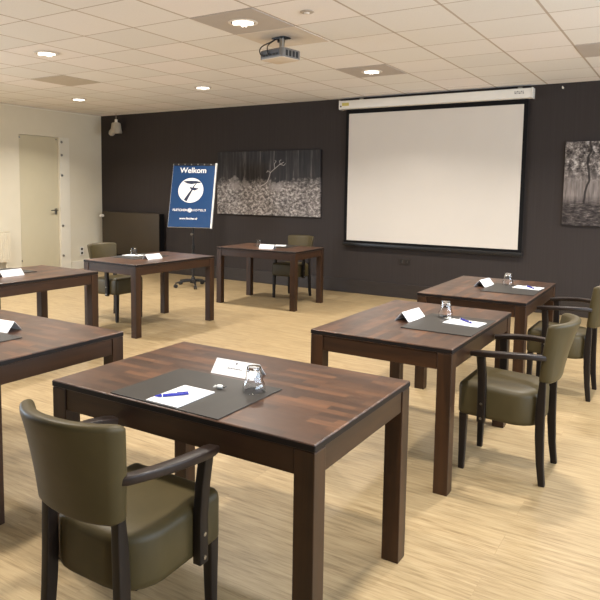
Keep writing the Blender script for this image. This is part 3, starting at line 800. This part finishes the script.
# ------------------------------------------------------------------ things on the tables
ZT = TH + 0.0008
def desk_mat(x, y, rz, label):      # long side along local x
    o = link('desk_mat', boxbm((0, 0, 0.002), (0.51, 0.40, 0.004), 0.0015), M['mat'], loc=(x, y, ZT), rot=(0, 0, rz))
    tag(o, label, 'desk mat', 'charcoal desk mats'); return o
pad0 = None
def pad(x, y, rz, label, z=ZT + 0.0045):
    global pad0
    o = link('notepad', boxbm((0, 0, 0.0022), (0.148, 0.21, 0.0044), 0.0006, 1), M['paper'], loc=(x, y, z), rot=(0, 0, rz))
    tag(o, label, 'notepad', 'white notepads'); return o
def pen(x, y, rz, label, z=ZT + 0.0092):   # along local x, tip at -x
    t = thing('ballpoint_pen', label, 'pen', (x, y, z), rz, 'blue pens')
    def rod(a, bq, r0, r1, n=14):
        return loft(bmesh.new(), [[(xx, r * math.cos(2 * PI * k / n), 0.0056 + r * math.sin(2 * PI * k / n)) for k in range(n)] for xx, r in ((a, r0), (bq, r1))])
    link('barrel', rod(-0.05, 0.055, 0.0055, 0.0055), M['pen'], t, smooth=True)
    link('tip', rod(-0.068, -0.0505, 0.0015, 0.0052), M['pen'], t, smooth=True)
    link('push_button', rod(0.0555, 0.068, 0.003, 0.003), M['pen_white'], t, smooth=True)
    link('grip_ring', rod(-0.042, -0.039, 0.0058, 0.0058), M['pen_white'], t, smooth=True)
    link('clip', boxbm((0.034, 0, 0.0122), (0.042, 0.004, 0.0018), 0.0006), M['pen'], t)
    return t
def card(x, y, rz, label, z=ZT, w=0.212, h=0.054, dp=0.095):   # tent card, ridge along local x, front faces -y
    t = thing('place_card', label, 'place card', (x, y, z), rz, 'folded white place cards')
    th = 0.0012
    for s, nm in ((-1, 'front_leaf'), (1, 'rear_leaf')):
        b = bmesh.new()
        prof = [(s * dp / 2, 0.0), (s * 0.0002, h), (s * 0.0002, h - 0.003), (s * (dp / 2 - th * 1.3), 0.0)]
        loft(b, [[(xx, yy, zz) for yy, zz in prof] for xx in (-w / 2, w / 2)])
        link(nm, b, M['paper'], t)
    ang = math.atan2(h, dp / 2)
    b = bmesh.new()
    for k in range(9): box(b, (-0.032 + k * 0.008, 0.0, 0), (0.005, 0.0035, 0.0004))
    for sgn in (-1, 1): pass
    cyl(b, (0, 0.024, 0), 0.0045, 0.0004, 12)
    bmesh.ops.transform(b, matrix=Matrix.Translation((0, -dp / 2 * 0.52 - 0.0012, h * 0.48 + 0.0008)) @ Matrix.Rotation(ang, 4, 'X'), verts=b.verts)
    link('printed_line', b, M['ink'], t)
    return t
def make_glass():
    n = 36
    def R(base, k, amp): return base * (1 + amp * abs(math.cos(k * PI / 6 * 6 / 6 * 1.0)) * 0)
    prof = [(0.001, 0.0955), (0.0255, 0.0955), (0.0275, 0.093), (0.0285, 0.086), (0.0345, 0.045), (0.0375, 0.036), (0.0415, 0.030), (0.0430, 0.012), (0.0430, 0.0008),
            (0.0412, 0.0), (0.0410, 0.012), (0.0396, 0.029), (0.0356, 0.035), (0.0326, 0.045), (0.0266, 0.084), (0.0240, 0.088), (0.001, 0.088)]
    bm = bmesh.new(); loops = []
    for r, z in prof:
        lp = []
        for k in range(n):
            a = 2 * PI * k / n
            f = 1.0
            if 0.036 < z < 0.094 and r > 0.0265: f = 1 - 0.05 * (0.5 + 0.5 * math.cos(9 * a))
            lp.append((r * f * math.cos(a), r * f * math.sin(a), z))
        loops.append(lp)
    return loft(bm, loops, caps=False)
glass0 = None
def glass(x, y, label, z=ZT):
    global glass0
    if glass0 is None:
        glass0 = o = link('drinking_glass', make_glass(), M['glass'], smooth=True, sharp=50)
    else:
        o = glass0.copy(); COL.objects.link(o)
    o.location = (x, y, z); return tag(o, label, 'glass', 'upturned drinking glasses')
def sweet(x, y, rz, label, z):
    t = thing('wrapped_sweet', label, 'sweet', (x, y, z), rz, 'wrapped sweets')
    b = bmesh.new(); loops = []
    for xx, r in ((-0.011, 0.0055), (-0.009, 0.0075), (-0.003, 0.0085), (0.003, 0.0085), (0.009, 0.0075), (0.011, 0.0055)):
        loops.append([(xx, r * math.cos(2 * PI * k / 14), 0.0085 + r * math.sin(2 * PI * k / 14)) for k in range(14)])
    loft(b, loops); link('wrapper', b, M['sweet'], t, smooth=True)
    for s in (-1, 1):
        b = bmesh.new(); pts = [(s * 0.0112, -0.003), (s * 0.024, -0.0095), (s * 0.021, 0.0), (s * 0.024, 0.0095), (s * 0.0112, 0.003)]
        poly_prism(b, pts, 0.0065, 0.0105); link('twist', b, M['sweet'] if s < 0 else M['sweet_dark'], t)
    return t
ZM = ZT + 0.0045   # on a mat

# front table
desk_mat(-1.554, 1.840, 0.005, 'charcoal desk mat on the front table under the pad with the blue pen')
pad(-1.554, 1.748, 0.0, 'white notepad on the front table mat with a blue pen across it')
pen(-1.572, 1.727, math.radians(50), 'bright blue pen lying across the notepad on the front table')
card(-1.568, 2.118, 0.06, 'large white folded place card behind the mat on the front table')
glass(-1.372, 1.955, 'upturned clear glass on the front table beside the white place card', ZM)
sweet(-1.495, 1.903, 0.3, 'small wrapped sweet at the corner of the notepad on the front table', ZM)
# second table of the right row
desk_mat(-1.163, 3.630, PI / 2, 'charcoal desk mat on the second right table, glass and pad on it')
pad(-1.095, 3.690, PI / 2 - 0.08, 'white notepad with a dark pen on the second right table')
pen(-1.095, 3.720, math.radians(138), 'dark blue pen on the notepad of the second right table')
card(-1.415, 3.655, PI / 2 - 0.12, 'white folded place card at the left of the mat on the second right table')
glass(-1.250, 3.815, 'upturned glass on the mat of the second right table', ZM)
sweet(-1.205, 3.745, 0.9, 'small wrapped sweet beside the glass on the second right table', ZM)
# farthest right table
desk_mat(-1.180, 5.270, PI / 2 + 0.01, 'charcoal desk mat on the farthest right table')
pad(-1.095, 5.385, PI / 2 - 0.10, 'white notepad with a pen on the farthest right table')
pen(-1.075, 5.375, math.radians(128), 'dark pen on the notepad of the farthest right table')
card(-1.435, 5.345, PI / 2 - 0.10, 'white folded place card on the farthest right table')
glass(-1.275, 5.470, 'upturned glass on the farthest right table in front of the dark wall', ZM)
# table under the deer print
desk_mat(-4.790, 7.335, 0.045, 'dark desk mat on the table under the deer print')
pad(-4.745, 7.370, 0.5, 'white notepad on the table under the deer print')
card(-4.680, 6.945, 0.12, 'white folded place card at the front edge of the table under the deer print')
glass(-4.905, 7.075, 'faint upturned glass behind the place card under the deer print')
# table before the welcome sign
desk_mat(-5.235, 5.200, PI / 2 - 0.034, 'dark desk mat on the glossy table in front of the welcome sign')
pad(-5.330, 5.205, PI / 2 + 0.15, 'white notepad behind the glass on the table before the welcome sign')
card(-4.955, 5.115, PI / 2 - 0.05, 'white folded place card on the glossy table before the welcome sign')
glass(-5.235, 5.110, 'upturned glass on the glossy table before the welcome sign', ZM)
# left tables
desk_mat(-5.195, 3.430, PI / 2, 'dark desk mat behind the place card on the table before the cream door')
card(-4.935, 3.375, PI / 2 + 0.02, 'white folded place card on the table in front of the cream door')
desk_mat(-3.100, 1.803, 0.0, 'charcoal desk mat on the table at the left edge nearest the front')
card(-3.112, 2.064, 0.08, 'white folded place card at the left edge, on the table nearest the front', ZT)
glass(-3.035, 1.930, 'upturned glass cut by the left edge, on the table nearest the front', ZM)

# ------------------------------------------------------------------ world, light, camera
w = bpy.data.worlds.new('world'); S.world = w; w.use_nodes = True
bg = w.node_tree.nodes['Background']; bg.inputs['Color'].default_value = (0.72, 0.85, 1.0, 1); bg.inputs['Strength'].default_value = 0.3

f, px, py = 643.99, 285.294, 249.12
r = Vector((0.84436, 0.53564, 0.0129)); 
pit, rol, yaw = 0.092, 0.013, -0.565
fw = Vector((math.sin(yaw) * math.cos(pit), math.cos(yaw) * math.cos(pit), -math.sin(pit)))
r0 = Vector((math.cos(yaw), -math.sin(yaw), 0)); u0 = r0.cross(fw)
rr = r0 * math.cos(rol) + u0 * math.sin(rol); uu = -r0 * math.sin(rol) + u0 * math.cos(rol)
cam = bpy.data.cameras.new('camera'); co = bpy.data.objects.new('camera', cam); COL.objects.link(co)
co.matrix_world = Matrix(((rr.x, uu.x, -fw.x, 0.0), (rr.y, uu.y, -fw.y, 0.0), (rr.z, uu.z, -fw.z, 1.518), (0, 0, 0, 1)))
cam.sensor_fit = 'HORIZONTAL'; cam.sensor_width = 36.0; cam.lens = f / 600 * 36
cam.shift_x = (300 - px) / 600; cam.shift_y = (py - 300) / 600
cam.clip_start = 0.05; cam.clip_end = 100
S.camera = co
S.view_settings.view_transform = 'Standard'; S.view_settings.look = 'None'
S.view_settings.gamma = 1.0; S.view_settings.use_curve_mapping = False
S.view_settings.exposure = 0.08
S.cycles.use_denoising = True
S.cycles.max_bounces = 10; S.cycles.diffuse_bounces = 6
